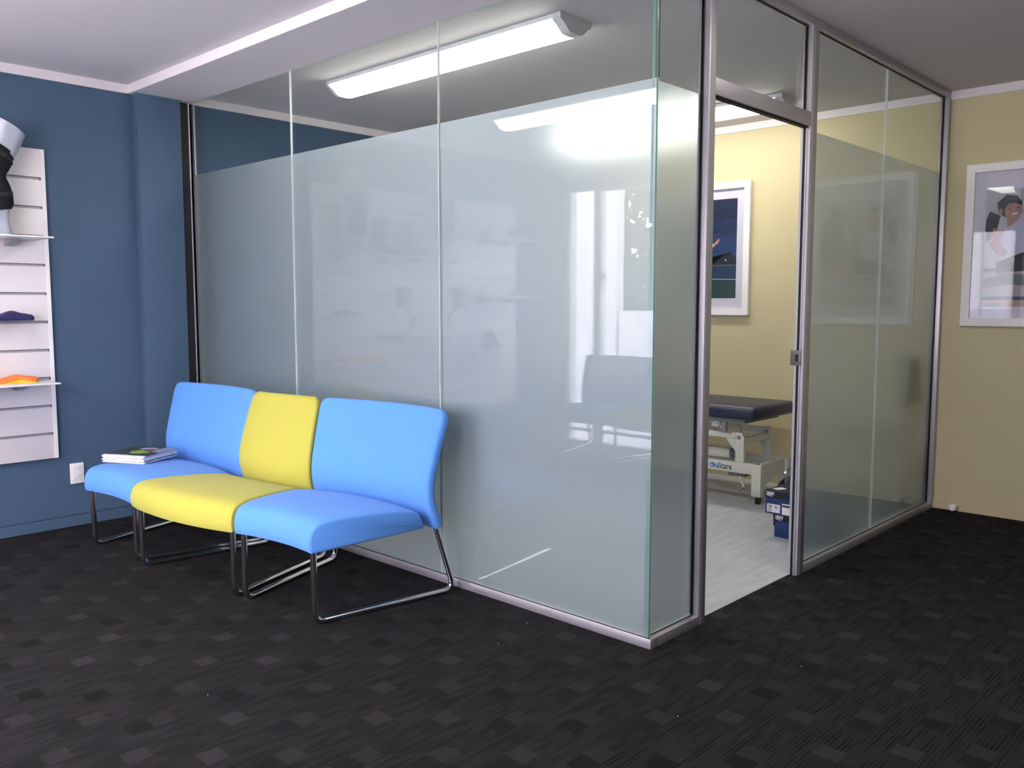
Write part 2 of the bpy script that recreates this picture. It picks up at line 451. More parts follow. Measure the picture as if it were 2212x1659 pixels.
dr = tag(empty('door_1', (0, 0, 0)), 'open aluminium doorway into the treatment room', kind='structure')
def post(y0, y1, name, inner):
    bm = bmesh.new()
    add_box(bm, W - .045, W, y0, y1, 0, 2.4155, 0, .001)
    # raised stops on the reveal, with a dark seal between them
    if inner:
        yi = y0
        add_box(bm, W - .043, W - .032, yi - .004, yi, 0, 1.992, 0)
        add_box(bm, W - .020, W - .014, yi - .004, yi, 0, 1.992, 0)
        add_box(bm, W - .010, W - .001, yi - .0022, yi, 0, 1.992, 0)
        add_box(bm, W - .032, W - .020, yi - .0015, yi, 0, 1.992, 1)
    # shallow groove line on the outer face
    ym = (y0 + y1) / 2
    add_box(bm, W, W + .0008, ym - .016, ym - .002, 0.001, 2.415, 0)
    return new(name, bm, ['alu', 'gasket'], dr)
post(P1, P2, 'door_post', False); post(P3, P4, 'door_post', True)
box('transom_rail', W - .045, W, P2, P3, 1.992, 2.052, 'alu', dr, bev=.001)
box('transom_seal', W - .035, W - .012, P2, P3, 1.986, 1.992, 'gasket', dr)
pane(dr, 'transom_pane', 'y', P2, P3, XG, 2.052, 2.416, None, 1)
box('transom_gasket', XG + .0055, XG + .0085, P3 - .006, P3, 2.052, 2.416, 'gasket', dr)
bm = bmesh.new()
add_box(bm, W - .060, W - .010, P3 - .0065, P3 - .0045, .955, 1.022, 0, .0008)
add_box(bm, W - .036, W - .022, P3 - .0072, P3 - .0066, .972, 1.004, 1)
sp_ = new('strike_plate', bm, [pbr('strike_metal', (112, 110, 112), .4, metal=.4), 'gasket'], dr); sp_['label'] = 'grey metal strike plate with latch hole'

# ------------------------------------------------------------------ ceiling lights
def fixture(x0, x1, y0, y1, label):
    L = x1 - x0; w = y1 - y0
    t = empty('ceiling_light', ((x0 + x1) / 2, (y0 + y1) / 2, H - .001), 0, label, 'ceiling light', 'long fluorescent ceiling lights')
    def prof(sc=1.0, dz=0.0):
        a = w / 2
        pts = [(-a, 0), (-a, -.022), (-a + .006, -.030), (-a + .020, -.036), (-a + .036, -.048), (-a + .052, -.062), (-a + .066, -.071), (0, -.074)]
        pts = pts + [(-y, z) for (y, z) in reversed(pts[:-1])]
        return [(y * sc, z * sc + dz) for y, z in pts]
    bm = bmesh.new(); add_box(bm, -L / 2 + .02, L / 2 - .02, -w / 2 + .001, w / 2 - .001, -.012, 0); new('base_tray', bm, 'lamp_body', t, smooth=False)
    bm = bmesh.new()
    pr_ = prof()
    rings_to_mesh(bm, [[(x, y, z) for (y, z) in pr_[1:-1]] for x in (-L / 2 + .025, L / 2 - .045)], False, False)
    new('diffuser', bm, 'tube', t)
    for s in (-1, 1):
        bm = bmesh.new(); wc = .025 if s < 0 else .045
        xa, xb = sorted((s * (L / 2 - wc), s * L / 2))
        inner = prof(1.0); 
        rings_to_mesh(bm, [[(x, y, z) for (y, z) in (inner if k != 2 else inner)] for k, x in enumerate((xa, xb))], True, True)
        new('end_cap', bm, 'lamp_cap', t, autos=30)
    bm = bmesh.new()
    for s in (-1, 1): add_box(bm, -L / 2 + .02, L / 2 - .04, s * w / 2 - .001, s * w / 2 + .002, -.020, -.001)
    new('side_rail', bm, 'lamp_body', t, smooth=False)
    return t
fixture(0.885, 2.58, 0.365, 0.575, 'lit ceiling light inside the treatment room, nearest the long glass front')
fixture(0.885, 2.60, 2.335, 2.545, 'lit ceiling light inside the treatment room, near the yellow wall, seen through the doorway')
fixture(0.885, 2.58, -1.86, -1.65, 'lit ceiling light over the waiting area, mirrored in the frosted glass')
fixture(3.62, 5.30, 0.365, 0.575, 'lit ceiling light over the carpet beside the glass corner, mirrored in its narrow pane')

# ------------------------------------------------------------------ waiting chairs
def chair(loc, rz, kind, mat, label, r0, TH, group='waiting chairs'):
    """local: s = depth from front legs (+y) to the back, wedge plan. kind 'in': narrow front; 'out': wide front."""
    t = empty('waiting_chair', loc, rz, label, 'chair', group)
    def P(th, s, z, lat=0.0):
        if kind == 'in':
            r = r0 + s; return Vector((r * math.sin(th) + lat * math.cos(th), r * math.cos(th) - r0, z))
        r = r0 - s; return Vector((-r * math.sin(-th) + lat * math.cos(th), r0 - r * math.cos(th), z))
    # seat cushion swept across the width
    prof = [(-.026, .289), (-.031, .300), (-.034, .325), (-.031, .352), (-.022, .375), (-.006, .392), (.018, .402), (.06, .407), (.15, .408), (.28, .403),
            (.38, .394), (.425, .386), (.446, .375), (.458, .355), (.466, .335), (.472, .315), (.466, .308), (.30, .300), (.12, .293), (0, .287)]
    cx = sum(p[0] for p in prof) / len(prof); cz = sum(p[1] for p in prof) / len(prof)
    def inset(k):   # shrink the outline by k metres
        out = []
        n = len(prof)
        for i, p in enumerate(prof):
            a, b = prof[i - 1], prof[(i + 1) % n]
            tx, tz = b[0] - a[0], b[1] - a[1]; l = math.hypot(tx, tz)
            out.append((p[0] + tz / l * k, p[1] - tx / l * k))
        return out
    secs = []
    nT = 20
    secs += [(-1, 0.0, .008), (-1, .0025, .0030), (-1, .008, 0.0)]
    for i in range(1, nT): secs.append((-1 + 2 * i / nT, 0, 0))
    secs += [(1, .008, 0.0), (1, .0025, .0030), (1, 0.0, .008)]
    rings = []
    ex = .032   # cushion overhangs the tube frame
    for (u, lat, k) in secs:
        pf_ = inset(k)
        crown = .008 * (1 - u * u)
        rings.append([P(u * TH, s, z + (crown if z > .37 else 0), (ex * u if abs(u) < 1 else ex * u - math.copysign(lat, u))) for (s, z) in pf_])
    bm = bmesh.new(); rings_to_mesh(bm, rings); new('seat', bm, mat, t, autos=38)
    # backrest: curved shell
    cl = [(.553, .298), (.541, .325), (.527, .360), (.514, .400), (.507, .440), (.508, .485), (.516, .530), (.530, .580), (.546, .635), (.563, .690), (.579, .740), (.587, .765), (.592, .780), (.595, .789)]
    bm = bmesh.new(); rings = []
    Rc = .05; top = cl[-1][1]
    for i, (s, z) in enumerate(cl):
        a = cl[max(i - 1, 0)]; b = cl[min(i + 1, len(cl) - 1)]
        tx, tz = b[0] - a[0], b[1] - a[1]; l = math.hypot(tx, tz); nx, nz = tz / l, -tx / l
        dtp = (top + .002) - z
        ins = Rc - math.sqrt(max(0, Rc * Rc - (Rc - dtp) ** 2)) if dtp < Rc else 0
        db = z - .296
        if db < .015: ins += .015 - math.sqrt(max(0, .015 ** 2 - (.015 - db) ** 2))
        th = .019
        if dtp < .02: th *= max(.25, math.sqrt(1 - (1 - dtp / .02) ** 2))
        if db < .008: th *= .75
        loop = []
        w2 = 12; rc = min(.012, th * .9)
        hw = lambda sgn: None
        for side in (1, -1):        # front then back
            for k in range(w2 + 1):
                u = -1 + 2 * k / w2
                if side < 0: u = -u
                loop.append((u, -side * th, 0))
        # insert rounded corners
        L2 = []
        fr = loop[:w2 + 1]; bk = loop[w2 + 1:]
        c = rc
        L2.append((-1, -th + c, 0.0)); L2.append((-1, -th + c * .3, c * .3)); L2.append((-1, -th, c))
        L2 += [(u, o, 0) for (u, o, _) in fr[1:-1]]
        L2.append((1, -th, c)); L2.append((1, -th + c * .3, c * .3)); L2.append((1, -th + c, 0.0))
        L2.append((1, th - c, 0.0)); L2.append((1, th - c * .3, c * .3)); L2.append((1, th, c))
        L2 += [(u, o, 0) for (u, o, _) in bk[1:-1]]
        L2.append((-1, th, c)); L2.append((-1, th - c * .3, c * .3)); L2.append((-1, th - c, 0.0))
        ring = []
        for (u, o, cc) in L2:
            puff = .006 * (1 - u * u) if o < 0 else 0
            ring.append(P(u * TH, s + nx * (o - puff), z + nz * (o - puff), u * (ex - ins) - math.copysign(cc, u) * (1 if abs(u) == 1 else 0)))
        rings.append(ring)
    rings_to_mesh(bm, rings); new('backrest', bm, mat, t, autos=55)
    # side frames
    for sg in (-1, 1):
        pts = [P(sg * TH, 0, .315), P(sg * TH, 0, .0125), P(sg * TH, .643, .0125), P(sg * TH, .548, .315)]
        bm = bmesh.new(); add_tube(bm, fillet(pts, .042, 8), .0125, 16); new('side_frame', bm, 'chrome', t)
    bm = bmesh.new(); add_tube(bm, [P(-TH, .30, .318), P(0, .30, .318), P(TH, .30, .318)], .010, 10); new('crossbar', bm, 'chrome', t)
    bm = bmesh.new(); add_tube(bm, fillet([P(0, .30, .306), P(0, .50, .300), P(0, .521, .40)], .03, 4), .008, 8); new('back_bracket', bm, 'chrome', t)
    return t
def cr(x): return math.radians(x)
chair((2.0326, -.6795, 0), .0966, 'in', 'blue', 'bright blue waiting chair at the right end of the row, nearest the glass corner', .8911, .2495)
chair((1.3928, -.8178, 0), .1052, 'out', 'lime', 'lime green waiting chair between the two blue ones', 1.4976, .2395)
chair((0.7250, -.7892, 0), .0592, 'in', 'blue', 'bright blue waiting chair beside the blue wall, magazines on its seat', .9073, .2434)
chair((0.74, -2.80, 0), cr(180), 'in', 'blue', 'waiting chair by the window wall, first from the blue wall, mirrored in the glass', .89, .246)
chair((1.44, -2.74, 0), cr(180), 'out', 'lime', 'waiting chair by the window wall, second from the blue wall, mirrored in the glass', 1.4976, .2395)

# magazines on the left chair
mg_cols = [(235, 228, 235), (210, 205, 215), (120, 130, 140), (228, 222, 226), (150, 158, 168), (238, 232, 236), (205, 210, 216), (225, 215, 222), (190, 180, 190), (232, 228, 232), (60, 66, 66)]
z = .4165
ax = Vector((.890, .456, 0)).normalized(); ang = math.atan2(ax.y, ax.x)
for k in range(11):
    c = Vector((.5125, -.586, 0)) + Vector((random.uniform(-.006, .006), random.uniform(-.006, .006), 0))
    th = .0036 + random.uniform(-.0004, .0006)
    last = k == 10
    lab = ('dark-covered magazine with a green photo, topmost of the stack on the blue chair' if last else
           'pale-edged magazine, %s of the stack on the blue chair seat' % ['lowest', 'second from the bottom', 'third from the bottom', 'fourth from the bottom', 'fifth from the bottom', 'sixth from the bottom', 'seventh from the bottom', 'fourth from the top', 'third from the top', 'second from the top'][k])
    t = empty('magazine', (c.x, c.y, z), ang + random.uniform(-.03, .03), lab, 'magazine', 'magazines stacked on the blue chair')
    pm = pbr('magazine_cover_%d' % k, mg_cols[k], .35)
    bm = bmesh.new(); add_box(bm, -.127, .127, -.124, .124, .0004, th - .0003); new('pages', bm, 'paper', t, smooth=False)
    bm = bmesh.new(); add_box(bm, -.128, .128, -.126, .126, th - .0003, th); add_box(bm, -.128, .128, -.126, .126, 0, .0004); add_box(bm, .1272, .128, -.126, .126, .0004, th - .0003)
    new('cover', bm, pm, t, smooth=False)
    if last:
        bm = bmesh.new()
        def blob(cx, cy, rx, ry, zz, mi, n=18):
            vs = [bm.verts.new((cx + rx * math.cos(2 * PI * i / n) * (1 + .12 * math.sin(3 * i)), cy + ry * math.sin(2 * PI * i / n), zz)) for i in range(n)]
            f = bm.faces.new(vs); f.material_index = mi
        blob(.02, -.02, .055, .06, th + .0002, 0); blob(.0, .07, .05, .035, th + .0003, 1); blob(.035, .03, .035, .03, th + .0004, 2)
        for i in range(9): add_box(bm, -.12 + i * .016, -.108 + i * .016, -.124, -.112, th, th + .0003, 1)
        add_box(bm, .06, .13, -.02, .12, th, th + .0002, 3)
        new('cover_print', bm, [pbr('print_green', (140, 175, 60), .4), pbr('print_grey', (170, 172, 185), .4), pbr('print_red', (130, 60, 70), .4), pbr('print_lilac', (150, 150, 175), .4)], t, smooth=False)
    z += th + .0001

# ------------------------------------------------------------------ power socket
so = empty('power_socket', (0.0, -.720, .292), 0, 'white double power socket on the blue wall beside the chairs', 'socket')
box('plate', 0.0005, .010, -.036, .036, -.057, .057, 'whitepl', so, bev=.002)
for zz in (.028, -.036):
    bm = bmesh.new(); add_box(bm, .010, .014, -.026, -.010, zz - .006 + .006, zz + .012 - .006 + .006, 0, .0015); new('switch', bm, 'whitepl', so)
for zz in (.026, -.022):
    bm = bmesh.new()
    for (yy, za, tl) in ((.006, .006, .5), (.020, .006, -.5), (.013, -.010, 0)):
        add_tube(bm, [(.0102, yy - tl * .003, zz + za - .004), (.0102, yy + tl * .003, zz + za + .004)], .0011, 6)
    new('outlet_slots', bm, 'dark', so)

# ------------------------------------------------------------------ slat wall display (continues left of the photo, mirrored in the glass)
SY0, SY1 = -2.803, -.818
sw = empty('slatwall_panel', (0.0, (SY0 + SY1) / 2, .395), 0, 'white slotted display panel hung on the blue wall', 'display panel')
hy = (SY1 - SY0) / 2
box('board', 0.001, .026, -hy, hy, 0, 1.64, 'white', sw, bev=.001)
box('edge_trim', .0262, .0285, hy - .02, hy, 0, 1.64, 'whitepl', sw)
for k in range(11):
    zz = .530 + .1502 * k - .395
    if zz > 1.6: break
    bm = bmesh.new(); add_box(bm, .0262, .0272, -hy + .025, hy - .022, zz - .007, zz + .007, 0); add_box(bm, .0272, .0285, -hy + .025, hy - .022, zz + .002, zz + .007, 1)
    add_box(bm, .0272, .0288, hy - .03, hy - .022, zz - .007, zz + .007, 1)
    new('slot_insert', bm, ['slot', 'dark'], sw, smooth=False)
def shelf(y0, y1, ztop, depth, lab, mat='whitepl', name='display_shelf'):
    t = empty(name, (.029, (y0 + y1) / 2, ztop - .008), 0, lab, 'shelf', 'shelves on the slotted panel')
    box('shelf_board', 0, depth, -(y1 - y0) / 2, (y1 - y0) / 2, 0, .008, mat, t, bev=.001)
    for s in (-1, 1):
        bm = bmesh.new(); yy = s * ((y1 - y0) / 2 - .14)
        vs = [(0, -.035), (.035, -.035), (.12, -.0005), (0, -.0005)]
        rings_to_mesh(bm, [[(a, yy + q, b) for a, b in vs] for q in (-.02, .02)]); new('bracket', bm, 'bracket', t, smooth=False)
    return t
shelf(-1.49, -.870, 1.568, .235, 'white shelf holding the braced mannequin leg, near the end of the slotted panel')
shelf(-1.50, -.870, .822, .235, 'white shelf holding the orange insole, near the end of the slotted panel')
shelf(-2.15, -1.52, 1.568, .235, 'white shelf with a walker boot, mid panel, mirrored in the glass')
shelf(-2.80, -2.25, 1.74, .235, 'white shelf with pale trainers, uppermost at the far end, mirrored in the glass')
shelf(-2.86, -2.25, 1.275, .235, 'white shelf with two shoes, middle of the far end, mirrored in the glass')
shelf(-2.15, -1.35, 1.000, .235, 'white shelf under the two running blades, mirrored in the glass')
shelf(-2.62, -2.12, .850, .235, 'white shelf under the dark high-top trainer, mirrored in the glass')
tray = empty('insole_tray', (.029, -1.05, 1.138), 0, 'clear acrylic tray holding the navy insole', 'tray')
box('tray_base', 0, .13, -.10, .10, 0, .004, 'acrylic', tray); box('tray_lip', .126, .13, -.10, .10, .004, .016, 'acrylic', tray)

def loft_leg(name, secs, mat, parent, n=22, ry=1.0):
    bm = bmesh.new(); rings = []
    for (x, y, z, rx, r2, tilt) in secs:
        ring = []
        for k in range(n):
            a = 2 * PI * k / n
            dx, dy = rx * math.cos(a), r2 * math.sin(a)
            ring.append((x + dx, y + dy * math.cos(tilt), z + dy * math.sin(tilt)))
        rings.append(ring)
    rings_to_mesh(bm, rings); return new(name, bm, mat, parent, autos=60)
def foot_mesh(bm, y0, dirn, z, length=.20, w=.04, h=.06):
    rings = []
    for i in range(9):
        s = i / 8; L = length * s
        hh = h * (1 - .72 * s ** .9) + .006; ww = w * (.75 + .5 * math.sin(PI * min(1, s * 1.1)) * .6)
        if i == 8: hh *= .4; ww *= .4
        if i == 0: hh *= .7; ww *= .6
        rings.append([(.14 + ww * math.cos(2 * PI * k / 14), y0 + dirn * L, z + hh / 2 + hh / 2 * math.sin(2 * PI * k / 14)) for k in range(14)])
    rings_to_mesh(bm, rings)
def mann(dy, label, foot=True):
    t = empty('mannequin_leg', (0, dy, 0), 0, label, 'mannequin leg')
    x = .15
    loft_leg('thigh', [(x, -1.075, 1.985, .074, .080, -.5), (x, -1.055, 2.03, .076, .084, -.5), (x, -1.03, 2.11, .080, .092, -.5), (x, -1.028, 2.114, .070, .080, -.5)], 'silver', t)
    loft_leg('knee_brace', [(x, -1.08, 2.005, .080, .088, -.5), (x, -1.088, 1.96, .078, .083, -.42), (x, -1.10, 1.91, .071, .074, -.25), (x, -1.105, 1.875, .062, .062, -.1), (x, -1.103, 1.85, .061, .060, 0),
                           (x, -1.096, 1.81, .066, .068, .12), (x, -1.088, 1.765, .069, .072, .15), (x, -1.083, 1.715, .064, .070, .18), (x, -1.085, 1.69, .058, .062, .2)], 'blackfab', t)
    loft_leg('shin', [(x, -1.085, 1.70, .050, .054, 0), (x, -1.085, 1.655, .042, .046, 0), (x, -1.083, 1.62, .040, .048, 0), (x, -1.085, 1.595, .044, .058, 0), (x, -1.092, 1.570, .046, .064, 0), (x, -1.092, 1.5685, .046, .064, 0)], 'silver', t)
    for zz, yy, ra, rb, tl in ((1.965, -1.087, .0795, .0845, -.44), (1.765, -1.088, .0702, .0732, .15)):
        loft_leg('strap', [(x, yy, zz - .011, ra - .003, rb - .003, tl), (x, yy, zz - .010, ra, rb, tl), (x, yy, zz + .010, ra, rb, tl), (x, yy, zz + .011, ra - .003, rb - .003, tl)], 'black', t)
    if foot:
        bm = bmesh.new(); foot_mesh(bm, -1.07, -1, 1.5682, .19); new('foot', bm, 'silver', t)
    return t
mann(0, 'silver mannequin leg in a black knee brace on the top shelf')
mann(-.80, 'second silver mannequin leg in a black brace, further along the panel, mirrored in the glass')

def shoe(y, z, mat, label, s=1.0, high=0.0, flip=1, sole='whitepl'):
    t = empty('shoe', (.15, y, z), 0, label, 'shoe', 'shoes on the display shelves')
    bm = bmesh.new(); rings = []
    for i in range(12):
        q = i / 11; L = (-.12 + .25 * q) * s
        h = (.085 + high) * (1 - q) ** .8 + .035 if q > .35 else (.085 + high) * (.9 + .1 * q) ** 1 + .01
        if q > .35: h = .045 + (.075 + high) * max(0, 1 - (q - .35) / .45) ** 1.2
        w = .034 + .012 * math.sin(PI * q)
        if i in (0, 11): w *= .5; h *= .6
        rings.append([(w * math.cos(2 * PI * k / 12) * (1 if math.sin(2 * PI * k / 12) < .3 else .75), -flip * L, .014 + h * s * (.5 + .5 * math.sin(2 * PI * k / 12))) for k in range(12)])
    rings_to_mesh(bm, rings); new('upper', bm, mat, t, autos=70)
    bm = bmesh.new(); rings = []
    for i in range(9):
        q = i / 8; L = (-.125 + .26 * q) * s; w = .036 + .012 * math.sin(PI * q)
        if i in (0, 8): w *= .6
        rings.append([(-w, -flip * L, .0005), (w, -flip * L, .0005), (w, -flip * L, .018), (-w, -flip * L, .018)])
    rings_to_mesh(bm, rings); new('sole', bm, sole, t, autos=30)
    return t
shoe(-2.40, .8505, 'blackfab', 'dark high-top trainer with a pale sole, mirrored low in the glass', 1.0, .05)
shoe(-2.38, 1.276, 'white', 'white trainer on the middle far shelf, mirrored in the glass', .85, .0)
shoe(-2.70, 1.276, 'grey', 'grey shoe beside the white trainer on the middle far shelf', .85, .01, -1)
shoe(-2.40, 1.741, 'white', 'white trainer on the uppermost far shelf, mirrored in the glass', .9, .0)
shoe(-2.68, 1.741, 'grey', 'grey trainer on the uppermost far shelf, mirrored in the glass', .9, .0)
def blade(y, z, label, flip):
    t = empty('running_blade', (.15, y, z), 0, label, 'prosthetic leg', 'running blades on the display shelf')
    pts = []
    for i in range(17):
        a = i / 16
        yy = flip * (-.10 * math.sin(PI * a) + .03 * a); zz = .004 + .20 * a
        pts.append((yy, zz))
    pts = [(flip * .09, .004), (flip * .04, .0045)] + pts
    bm = bmesh.new(); rings = []
    for (yy, zz) in pts: rings.append([(-.02, yy, zz), (.02, yy, zz), (.02, yy + flip * .008, zz + .003), (-.02, yy + flip * .008, zz + .003)])
    rings_to_mesh(bm, rings); new('carbon_blade', bm, 'black', t, autos=60)
    loft_leg('socket', [(0, flip * .03, .19, .035, .035, 0), (0, flip * .02, .23, .045, .045, 0), (0, flip * .03, .26, .035, .032, 0), (0, flip * .01, .29, .048, .055, 0), (0, flip * .0, .34, .055, .062, .15), (0, flip * .0, .342, .045, .05, .15)], 'grey', t)
    return t
blade(-1.50, 1.0005, 'curved running blade prosthesis, first on its shelf, mirrored in the glass', 1)
blade(-2.00, 1.0005, 'curved running blade prosthesis, second on its shelf, mirrored in the glass', -1)
bm = bmesh.new(); foot_mesh(bm, 0, -1, 0, .2, .045, .08)
loft = [(.14, .02, .05, .05, .055, 0), (.14, .01, .12, .045, .05, 0), (.14, -.01, .2, .055, .06, 0), (.14, -.01, .26, .05, .052, 0)]
rings_to_mesh(bm, [[(x + rx * math.cos(2 * PI * k / 16), y + r2 * math.sin(2 * PI * k / 16), zz) for k in range(16)] for (x, y, zz, rx, r2, _) in loft])
o = new('ankle_brace', bm, 'blackfab', None, autos=60); o.location = (0, -1.28, 1.5685)
tag(o, 'dark ankle brace standing on the same shelf behind the mannequin leg', 'ankle brace')
bm = bmesh.new(); foot_mesh(bm, 0, -1, 0, .24, .05, .10)
rings_to_mesh(bm, [[(.14 + rx * math.cos(2 * PI * k / 16), y + r2 * math.sin(2 * PI * k / 16), zz) for k in range(16)] for (y, zz, rx, r2) in ((.03, .05, .06, .07), (.02, .14, .055, .06), (.02, .24, .06, .065))])
o = new('walker_boot', bm, 'grey', None, autos=60); o.location = (0, -1.555, 1.5685)
tag(o, 'grey walker boot on the mid panel shelf, mirrored in the glass', 'boot')

def insole(y, z, mats, label, length=.26, th=.016, arch=.02, w=.038, x=.12, tilt=0.0):
    """wavy moulded insole lying along y; toe towards -y"""
    t = empty('insole', (x, y, z), 0, label, 'insole', 'moulded insoles on display')
    for li, mt in enumerate(mats):
        bm = bmesh.new(); rings = []
        for i in range(21):
            q = i / 20; L = -length / 2 + length * q                      # toe -> heel
            ww = w * (1.05 - .35 * math.exp(-((q - .62) / .16) ** 2)) 
            if i in (0, 20): ww *= .45
            elif i in (1, 19): ww *= .8
            prof = (arch * math.exp(-((q - .62) / .20) ** 2)) + (.006 * (q > .8) * (q - .8) * 4)
            bot = prof * (.75 if li == 0 and len(mats) > 1 else (0.0 if len(mats) == 1 else 0.0))
            tt = th * (.35 + .65 * min(1, q * 1.6)) * (1 - .35 * max(0, (q - .9) * 8))
            if len(mats) == 1: z0, z1 = 0.0, prof + tt
            elif li == 0: z0, z1 = prof * .55 * 0, prof * .8 + tt * .45
            else: z0, z1 = prof * .8 + tt * .45, prof + tt + .004
            e = .004
            rings.append([(-ww, L, z0), (ww, L, z0), (ww, L, z1 - e if z1 - e > z0 else z1), (ww * .8, L, z1), (-ww * .8, L, z1 + .006), (-ww, L, z1 + .008)])
        rings_to_mesh(bm, rings); new('foam_layer' if len(mats) > 1 else 'insole_body', bm, mt, t, autos=70)
    return t
insole(-1.06, 1.1425, ['navy'], 'navy blue moulded insole on the clear tray', .25, .022, .020, x=.10)
insole(-1.06, .8225, ['yellow', 'orange'], 'orange and yellow layered insole on the lower shelf', .25, .014, .016)
insole(-1.36, .8225, ['yellow'], 'yellow insole beyond the orange one on the lower shelf, mirrored', .22, .014, .012)

# ------------------------------------------------------------------ framed pictures
def ell(cx, cy, rx, ry, n=20, rot=0.0):
    return [(cx + rx * math.cos(a) * math.cos(rot) - ry * math.sin(a) * math.sin(rot), cy + rx * math.cos(a) * math.sin(rot) + ry * math.sin(a) * math.cos(rot)) for a in [2 * PI * i / n for i in range(n)]]
def limb(pts, ws):
    L, R = [], []
    for i, (x, y) in enumerate(pts):
        a = pts[max(0, i - 1)]; b = pts[min(len(pts) - 1, i + 1)]
        tx, ty = b[0] - a[0], b[1] - a[1]; l = math.hypot(tx, ty) or 1
        L.append((x - ty / l * ws[i], y + tx / l * ws[i])); R.append((x + ty / l * ws[i], y - tx / l * ws[i]))
    return L + R[::-1]
def picture(x0, z0, w, h, label, pic_w, pic_h, bot, shapes, cols, glass=True):
    t = empty('framed_picture', (x0 + w / 2, D, z0), 0, label, 'picture')
    hw = w / 2; fw = .045
    bm = bmesh.new()
    for q in ((-hw, -hw + fw, 0, h), (hw - fw, hw, 0, h), (-hw + fw, hw - fw, 0, fw), (-hw + fw, hw - fw, h - fw, h)):
        add_box(bm, q[0], q[1], -.030, -.001, q[2], q[3], 0)
    new('frame', bm, 'whitepl', t, smooth=False)
    box('mat_board', -hw + fw, hw - fw, -.010, -.006, fw, h - fw, 'paper', t)
    bm = bmesh.new()
    pw, ph = pic_w / 2, pic_h
    mats = [pbr('print_%s_%d' % (label[:5], i), c, .5) for i, c in enumerate(cols)]
    for k, (ci, pts) in enumerate(shapes):
        y = -.0102 - .00006 * (k + 1)
        pts = [(min(max(px, 0), 1), min(max(pz, 0), 1)) for px, pz in pts]
        cl = []
        for p in pts:
            if not cl or (abs(p[0] - cl[-1][0]) + abs(p[1] - cl[-1][1])) > 1e-5: cl.append(p)
        if len(cl) < 3: continue
        f = bm.faces.new([bm.verts.new((-pw + px * pic_w, y, bot + pz * ph)) for px, pz in cl]); f.material_index = ci
    bmesh.ops.triangulate(bm, faces=bm.faces, ngon_method='EAR_CLIP')
    pr_ = new('print', bm, mats, t, smooth=False)
    if glass: box('picture_glass', -hw + fw, hw - fw, -.0200, -.0175, fw, h - fw, 'acrylic', t)
    return t
R_ = lambda a, b, c, d: [(a, c), (b, c), (b, d), (a, d)]
random.seed(3)
trees = [(0, .33)] + [(i / 24, .40 + .025 * random.random() + .045 * math.sin(i * .55 + 2.6)) for i in range(25)] + [(1, .33)]
ten = [(0, R_(0, 1, .80, 1)), (1, R_(0, 1, .62, .80)), (2, R_(0, 1, .45, .62)), (3, R_(0, 1, .30, .45)), (4, trees), (5, R_(0, 1, .18, .335)), (6, R_(0, 1, 0, .18)),
       (7, [(0, .335), (1, .330), (1, .336), (0, .341)]), (8, [(0, .205), (1, .185), (1, .192), (0, .213)]),
       (9, ell(.83, .386, .012, .009)),
       # player: torso, shorts, arm, head, legs
       (10, limb([(.36, .60), (.38, .55), (.37, .47)], [.06, .07, .05])), (9, limb([(.36, .47), (.40, .42)], [.07, .08])),
       (11, ell(.45, .625, .035, .028)), (12, ell(.44, .640, .036, .022)),
       (11, limb([(.44, .555), (.54, .525), (.62, .535)], [.025, .020, .014])), (9, limb([(.60, .530), (.64, .545)], [.014, .014])), (11, limb([(.63, .54), (.70, .575), (.72, .60)], [.012, .018, .008])),
       (11, limb([(.42, .42), (.50, .37), (.515, .33), (.49, .27)], [.035, .035, .028, .016])), (4, limb([(.49, .265), (.49, .225)], [.018, .020])), (9, limb([(.43, .195), (.56, .200)], [.012, .012])),
       (11, limb([(.36, .42), (.30, .34), (.24, .27)], [.035, .03, .02])), (9, limb([(.20, .25), (.28, .24)], [.012, .012])),
       (13, ell(.18, .70, .05, .06)), (11, limb([(.33, .57), (.24, .62), (.19, .66)], [.022, .018, .01]))]
picture(1.372, 1.148, .70, .92, 'white-framed picture of a tennis player at night, inside the treatment room on the yellow wall', .49, .69, .118, ten,
        [(20, 34, 62), (26, 46, 84), (34, 60, 108), (44, 76, 126), (24, 28, 34), (28, 56, 84), (44, 74, 66), (130, 140, 150), (190, 205, 205), (235, 235, 235), (60, 70, 70), (206, 140, 110), (40, 28, 26), (60, 80, 70)])
